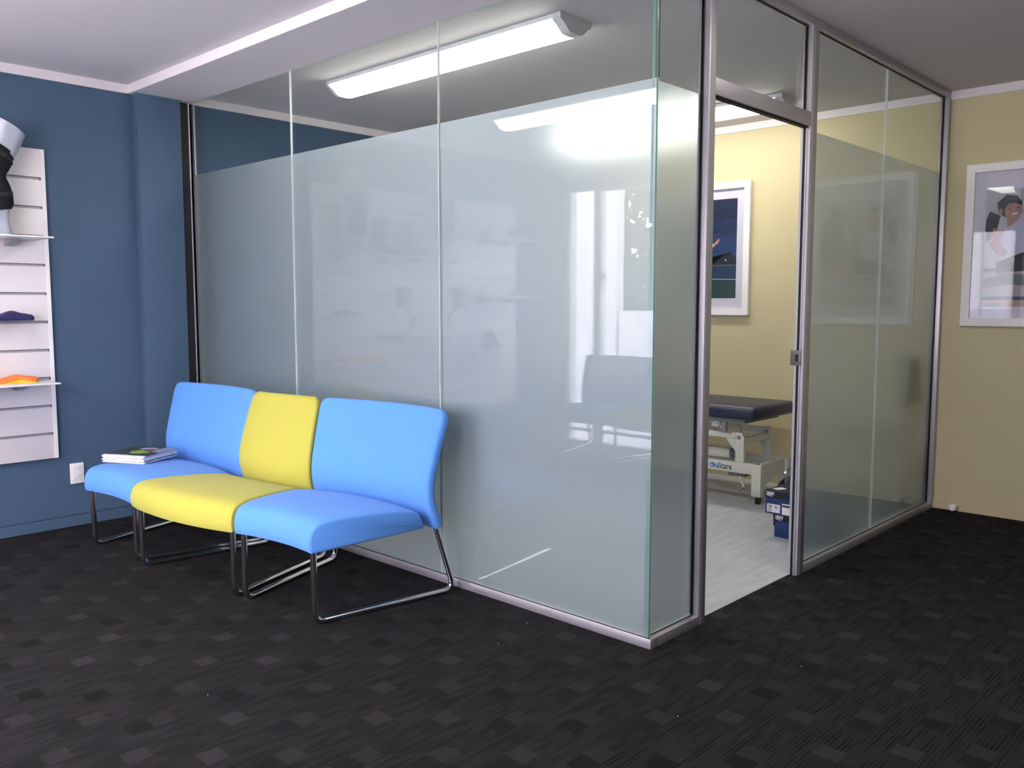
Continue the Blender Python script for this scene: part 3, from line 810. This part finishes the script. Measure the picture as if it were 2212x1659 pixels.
gy = [(0, R_(0, 1, .0, 1)), (1, R_(0, 1, .0, .30)), (2, R_(.36, .375, .78, 1)), (2, R_(.36, 1, .745, .757)), (3, R_(0, 1, .30, .33)),
      # trainer standing behind: dark top, arms
      (4, limb([(.86, .86), (.84, .70), (.80, .45), (.82, .30)], [.09, .16, .16, .15])), (5, ell(.80, .845, .075, .085)), (4, ell(.79, .88, .085, .06)), (6, limb([(.74, .66), (.62, .55), (.52, .47)], [.05, .04, .03])),
      # woman: hair, ponytail, face, top, arm, legs on a mat
      (7, limb([(.10, .80), (.07, .72), (.02, .66), (.06, .58)], [.06, .07, .07, .04])), (7, ell(.245, .850, .118, .092)), (6, limb([(.27, .78), (.29, .70)], [.05, .06])), (6, ell(.285, .815, .088, .078, 22, .25)), (7, limb([(.16, .80), (.155, .87), (.22, .915), (.31, .912), (.365, .87)], [.03, .045, .04, .032, .012])),
      (6, ell(.155, .815, .022, .022)), (8, ell(.245, .828, .014, .006)), (8, ell(.335, .838, .014, .006)), (6, limb([(.28, .76), (.30, .70)], [.06, .07])), (9, ell(.305, .790, .032, .010, 14, .15)), (10, limb([(.318, .822), (.325, .805)], [.005, .009])),
      (11, limb([(.30, .71), (.36, .62), (.34, .44)], [.16, .18, .16])), (6, limb([(.14, .66), (.10, .54), (.22, .44)], [.055, .05, .04])), (6, limb([(.48, .68), (.56, .58), (.48, .47)], [.05, .045, .035])),
      (8, limb([(.14, .33), (.40, .38), (.62, .42)], [.05, .075, .09])), (6, limb([(.56, .33), (.75, .35), (.95, .26)], [.09, .075, .06])), (3, limb([(.0, .20), (.3, .24), (.6, .20)], [.04, .05, .04])),
      (12, R_(0, 1, .055, .085)), (6, limb([(.45, .22), (.55, .16)], [.05, .04])), (13, R_(0, 1, 0, .055)), (2, R_(.03, .20, .0, .018))]
picture(3.432, 1.100, .70, .917, 'white-framed picture of a smiling dark-haired woman training, on the yellow wall', .488, .655, .112, gy,
        [(196, 200, 200), (188, 184, 178), (150, 152, 152), (120, 128, 118), (52, 54, 58), (120, 84, 70), (186, 138, 122), (34, 32, 36), (50, 44, 46), (235, 225, 220), (160, 110, 96), (205, 204, 222), (70, 80, 116), (196, 172, 150)])

# ------------------------------------------------------------------ door stop
ds = empty('door_stop', (3.452, D - .012, .030), 0, 'small white door stop on the skirting of the yellow wall', 'door stop')
bm = bmesh.new(); add_tube(bm, [(0, -.001, 0), (0, -.036, 0)], .018, 16); new('stem', bm, 'whitepl', ds)
bm = bmesh.new(); add_tube(bm, [(0, -.036, 0), (0, -.042, 0), (0, -.064, 0), (0, -.070, 0)], [.016, .021, .021, .015], 16); new('rubber_tip', bm, 'whitepl', ds)

# ------------------------------------------------------------------ treatment couch
CX1, CY0 = 2.552, 2.200    # near right corner of the cushion
tc_ = empty('treatment_couch', (CX1, CY0, 0.003), 0, 'treatment couch with a dark navy padded top and white wheeled frame, behind the doorway', 'treatment couch')
Z0 = -.003
bm = bmesh.new(); add_box(bm, -1.90, 0, 0, .54, .528 + Z0, .610 + Z0, 0, .030, 5)
for v in bm.verts:
    if v.co.z > .575: v.co.z += .006 * math.sin(PI * min(1, max(0, v.co.y / .54)))
new('cushion', bm, 'vinylpad', tc_)
ly0, ly1 = .100, .450
bm = bmesh.new()
for yy in (ly0, ly1): add_box(bm, -1.78, -.064, yy, yy + .035, .180, .246, 0, .003)
for xx in (-.055, -1.79): add_box(bm, xx, xx + .035, ly0 + .035, ly1, .165, .244, 0, .003)
rings_to_mesh(bm, [[(-.030 + q, ly0 + .037 + a, b) for a, b in ((0, .050), (.05, .10), (.11, .135), (.18, .150), (.255, .155), (.255, .170), (0, .170))] for q in (0, .012)])
new('base_frame', bm, 'couchwhite', tc_)
for yy in (ly0, ly1):
    for xx in (-.064, -1.80):
        bm = bmesh.new(); add_box(bm, xx, xx + .062, yy - .002, yy + .037, .047, .247, 0, .003)
        new('leg', bm, 'couchwhite', tc_)
        bm = bmesh.new(); add_tube(bm, [(xx + .03, yy + .02, .052), (xx + .03, yy + .03, .026)], .010, 10)
        add_tube(bm, [(xx + .018, yy + .030, .0215), (xx + .046, yy + .034, .0215)], .021, 16)
        new('castor', bm, 'black', tc_)
bm = bmesh.new(); add_tube(bm, [(-.030, ly0 + .017, .2465), (-.030, ly0 + .017, .2500)], .008, 10); new('leg_plug', bm, 'black', tc_)
for xx in (-.180, -1.52):
    for k, yy in enumerate((ly0 + .002, ly1 + .002)):
        bm = bmesh.new(); add_box(bm, xx, xx + .058, yy, yy + .030, .246, .434, 0, .003)
        add_tube(bm, [(xx + .024, yy - .004, .402), (xx + .024, yy, .402)], .012, 14, mi=1)
        add_tube(bm, [(xx + .024, yy - .006, .402), (xx + .024, yy - .003, .402)], .006, 10, mi=2)
        new('column', bm, ['couchwhite', 'grey', 'steel'], tc_)
bm = bmesh.new()
for yy in (ly0 + .004, ly1 + .004):
    add_box(bm, -1.60, -.181, yy, yy + .026, .392, .430, 0, .002)
    vs = [(-.181, .391), (-.250, .391), (-.181, .312)]
    rings_to_mesh(bm, [[(a, yy + q, b) for a, b in vs] for q in (.004, .022)])
for xx in (-.150, -1.49): add_box(bm, xx, xx + .026, ly0 + .034, ly1, .360, .400, 0, .002)
new('upper_frame', bm, 'couchwhite', tc_)
bm = bmesh.new(); add_box(bm, -1.82, -.09, .05, .49, .498, .5245, 0, .003); new('top_support', bm, 'grey', tc_)
for xx in (-.30, -1.40):
    bm = bmesh.new(); add_box(bm, xx, xx + .04, .12, .15, .428, .499, 0, .002); new('lift_arm', bm, 'couchwhite', tc_)
bm = bmesh.new(); add_box(bm, -.325, -.272, .060, .068, .462, .515, 0, .006); add_tube(bm, [(-.311, .056, .497), (-.311, .061, .497)], .007, 10, mi=1); add_tube(bm, [(-.286, .056, .483), (-.286, .061, .483)], .006, 10, mi=1)
new('hinge_plate', bm, ['couchwhite', 'steel'], tc_)
bm = bmesh.new(); add_tube(bm, fillet([(-.250, .07, .505), (-.255, .05, .462), (-.305, .045, .447), (-.225, .040, .436), (-.170, .040, .434)], .01, 4), .004, 8)
new('release_handle', bm, 'steel', tc_)
bm = bmesh.new(); add_tube(bm, fillet([(-.150, .07, .510), (-.125, .065, .475), (-.120, .075, .435), (-.117, .10, .41)], .03, 5), .003, 8)
new('cable', bm, 'grey', tc_)
bm = bmesh.new(); add_box(bm, -.52, -.275, .20, .28, .246, .305, 0, .006); add_tube(bm, [(-.275, .24, .278), (-.20, .24, .278)], .030, 18, mi=1)
new('lift_motor', bm, ['couchwhite', 'grey'], tc_)
bm = bmesh.new(); add_box(bm, -.235, -.120, .12, .18, .156, .180, 0, .003); new('brake_housing', bm, 'grey', tc_)
bm = bmesh.new(); add_tube(bm, [(-.142, .10, .160), (-.108, .09, .100)], .0055, 8, mi=0); add_tube(bm, [(-.110, .09, .098), (-.140, .085, .078)], .007, 8, mi=1)
new('brake_pedal', bm, ['couchwhite', 'grey'], tc_)
LX = -.356; ZB = .196
text_mesh('logo_text', 'all', .054, 'logoblue', tc_, face_my(LX + .043, ly0 - .0006, ZB), bold=.0006, xs=.82)
text_mesh('logo_text', 'care', .054, 'logodark', tc_, face_my(LX + .0805, ly0 - .0006, ZB), bold=.0004, xs=.82)
bm = bmesh.new()
vs = [bm.verts.new((LX + .020 + .020 * math.cos(2 * PI * i / 24), ly0 - .0008, ZB + .015 + .015 * math.sin(2 * PI * i / 24))) for i in range(24)]
bm.faces.new(vs); r = bmesh.ops.extrude_face_region(bm, geom=list(bm.faces)); bmesh.ops.translate(bm, verts=[v for v in r['geom'] if isinstance(v, bmesh.types.BMVert)], vec=(0, .0008, 0))
new('logo_disc', bm, 'logoblue', tc_, smooth=False)
text_mesh('logo_text', 'ac', .026, 'paper', tc_, face_my(LX + .006, ly0 - .0012, ZB + .008), bold=.0006, xs=.85)

# ------------------------------------------------------------------ shoe boxes
def shoebox(x0, y0, z0, label, w=.33, dp=.20, h=.122, stickers=True):
    t = empty('shoe_box', (x0, y0, z0), 0, label, 'shoe box', 'navy shoe boxes stacked on the floor')
    box('box_body', .003, w - .003, .003, dp - .003, 0, h - .004, 'boxnavy', t, bev=.001)
    bm = bmesh.new(); lz = h - .036
    add_box(bm, 0, w, 0, dp, h - .003, h); add_box(bm, 0, w, 0, .003, lz, h - .003); add_box(bm, 0, w, dp - .003, dp, lz, h - .003); add_box(bm, 0, .003, .003, dp - .003, lz, h - .003); add_box(bm, w - .003, w, .003, dp - .003, lz, h - .003)
    new('lid', bm, 'boxlid', t, smooth=False)
    text_mesh('logo_text', 'DREW', .026, 'paper', t, face_my(.008, -.0005, h - .024), bold=.0010, xs=.58)
    bm = bmesh.new(); add_tube(bm, [(.014, -.0006, h - .027), (.026, -.0006, h - .028), (.044, -.0006, h - .032)], [.0008, .0016, .0006], 6); new('logo_swoosh', bm, 'paper', t)
    if stickers:
        bm = bmesh.new(); add_box(bm, .012, .085, .0018, .0028, .008, .052, 0)
        for k in range(6): add_box(bm, .020 + .0035 * k, .022 + .0035 * k, .0012, .0018, .012, .019, 1)
        for (a, b, zz) in ((.018, .042, .040), (.022, .038, .033), (.056, .068, .040), (.056, .074, .032), (.022, .036, .026)):
            add_box(bm, a, b, .0012, .0018, zz, zz + .004, 1)
        new('sticker', bm, ['paper', 'ink'], t, smooth=False)
        bm = bmesh.new(); add_box(bm, .096, .150, .0018, .0028, .004, .062, 0); add_box(bm, .098, .148, .0012, .0018, .044, .056, 1); new('sticker', bm, ['paper', 'ink'], t, smooth=False)
    return t
shoebox(2.938, 1.702, .0035, 'navy shoe box on the vinyl floor, lower of two in the doorway', .27, .20, .122, False)
shoebox(2.890, 1.690, .1262, 'navy shoe box with white stickers, upper of two in the doorway', .31, .20, .122)
o = box('price_card', -.022, .022, -.03, .03, 0, .0006, 'paper'); o.location = (2.935, 1.765, .2488); o.rotation_euler = (0, 0, -.5)
tag(o, 'small white card lying on the upper shoe box', 'card')
bagm = clear_glass('clear_plastic_film', (0.84, 0.84, 0.86, 1), 1.7)
random.seed(11)
bm = bmesh.new(); bmesh.ops.create_icosphere(bm, subdivisions=3, radius=1.0)
for v in bm.verts:
    n = v.co.copy(); k = 1 + .16 * math.sin(7 * n.x + 3 * n.z) * math.cos(6 * n.y + 2) + random.uniform(-.06, .06)
    v.co = Vector((n.x * .045 * k, n.y * .045 * k, n.z * .062 * k + .060))
    if v.co.z < 0.0005: v.co.z = .0005
o = new('plastic_bag', bm, bagm, None, autos=20); o.location = (3.000, 1.775, .2485)
tag(o, 'crumpled clear plastic bag on top of the upper shoe box', 'plastic bag')
bm = bmesh.new()
rings_to_mesh(bm, [[(.0 + .135 * math.cos(a) * (.70 + .16 * math.sin(a)), y, .285 * math.sin(a) ** .7 if math.sin(a) > 0 else 0) for a in [PI * i / 16 for i in range(17)]] for y in (0, .12)])
o = new('carry_bag', bm, 'blackfab', None, autos=50); o.location = (2.925, 1.915, .0035)
tag(o, 'black rounded bag standing behind the shoe boxes', 'bag')

# ------------------------------------------------------------------ office chair behind the frosted side glass
oc = empty('office_chair', (3.065, 2.72, .003), cr(0), 'black office chair blurred behind the frosted side glass', 'office chair')
bm = bmesh.new(); add_box(bm, .15, .20, -.17, .17, .64, .94, 0, .024, 4)
for v in bm.verts:
    q = (v.co.z - .64) / .30; v.co.y *= 1 - .28 * q ** 3
new('backrest', bm, 'black', oc)
bm = bmesh.new(); add_box(bm, -.24, .14, -.21, .21, .42, .48, 0, .025, 4); new('seat', bm, 'black', oc)
bm = bmesh.new(); add_box(bm, .145, .165, -.03, .03, .43, .70, 0, .004); new('back_stem', bm, 'black', oc)
bm = bmesh.new(); add_tube(bm, [(-.04, 0, .42), (-.04, 0, .08)], .025, 14); new('gas_column', bm, 'grey', oc)
bm = bmesh.new()
for k in range(5):
    a = 2 * PI * k / 5 + .4
    add_tube(bm, [(-.04, 0, .09), (-.04 + .25 * math.cos(a), .25 * math.sin(a), .07)], [.024, .014], 8)
new('star_base', bm, 'black', oc)
for k in range(5):
    a = 2 * PI * k / 5 + .4; px, py = -.04 + .25 * math.cos(a), .25 * math.sin(a)
    bm = bmesh.new(); add_tube(bm, [(px - .012, py, .027), (px + .012, py, .027)], .0265, 14); new('castor', bm, 'black', oc)

# ------------------------------------------------------------------ lint on the carpet
for i, (x, y) in enumerate(((3.779, .234), (3.67, -.362), (2.892, -.333), (2.517, -1.258), (2.833, -.112))):
    bm = bmesh.new(); bmesh.ops.create_icosphere(bm, subdivisions=1, radius=.0016)
    o = new('lint_speck', bm, 'paper'); o.location = (x, y, .0014)
    tag(o, ['white lint speck on the carpet, right of the doorway post', 'white lint speck on the carpet in front of the glass corner, right side', 'white lint speck on the carpet before the frosted front, right of the chairs',
            'white lint speck on the open carpet, farthest from the glass', 'tiny white lint speck close to the bottom rail of the long glass'][i], 'lint', 'lint specks on the carpet')

# ------------------------------------------------------------------ daylight
wd = bpy.data.worlds.new('World'); SC.world = wd; wd.use_nodes = True
bg = wd.node_tree.nodes['Background']; bg.inputs[0].default_value = (1.0, 0.95, 1.0, 1); bg.inputs[1].default_value = 13.0
for i, (a, b, c, e) in enumerate(ops):
    ld = bpy.data.lights.new('portal', 'AREA'); ld.shape = 'RECTANGLE'; ld.size = b - a; ld.size_y = e - c; ld.cycles.is_portal = True
    lo = bpy.data.objects.new('daylight_portal', ld); COL.objects.link(lo)
    lo.location = ((a + b) / 2, YF - .145, (c + e) / 2); lo.rotation_euler = (-PI / 2, 0, PI)   # faces into the room (+y)

# ------------------------------------------------------------------ camera
cd = bpy.data.cameras.new('Camera'); co = bpy.data.objects.new('Camera', cd); COL.objects.link(co); SC.camera = co
cd.sensor_width = 36.0; cd.sensor_fit = 'HORIZONTAL'; cd.lens = 1874.691 / 2212 * 36.0
yaw, pitch = 0.7576717, -0.0927135
F = Vector((-math.sin(yaw) * math.cos(pitch), math.cos(yaw) * math.cos(pitch), math.sin(pitch)))
R = F.cross(Vector((0, 0, 1))).normalized(); U = R.cross(F)
m = Matrix(((R.x, U.x, -F.x), (R.y, U.y, -F.y), (R.z, U.z, -F.z))).to_4x4(); m.translation = Vector((5.02216, -2.5115, 1.23))
co.matrix_world = m
cd.clip_start = 0.02

SC.view_settings.view_transform = 'Standard'; SC.view_settings.look = 'None'
SC.view_settings.exposure = 0.74; SC.view_settings.gamma = 1.0; SC.view_settings.use_curve_mapping = False
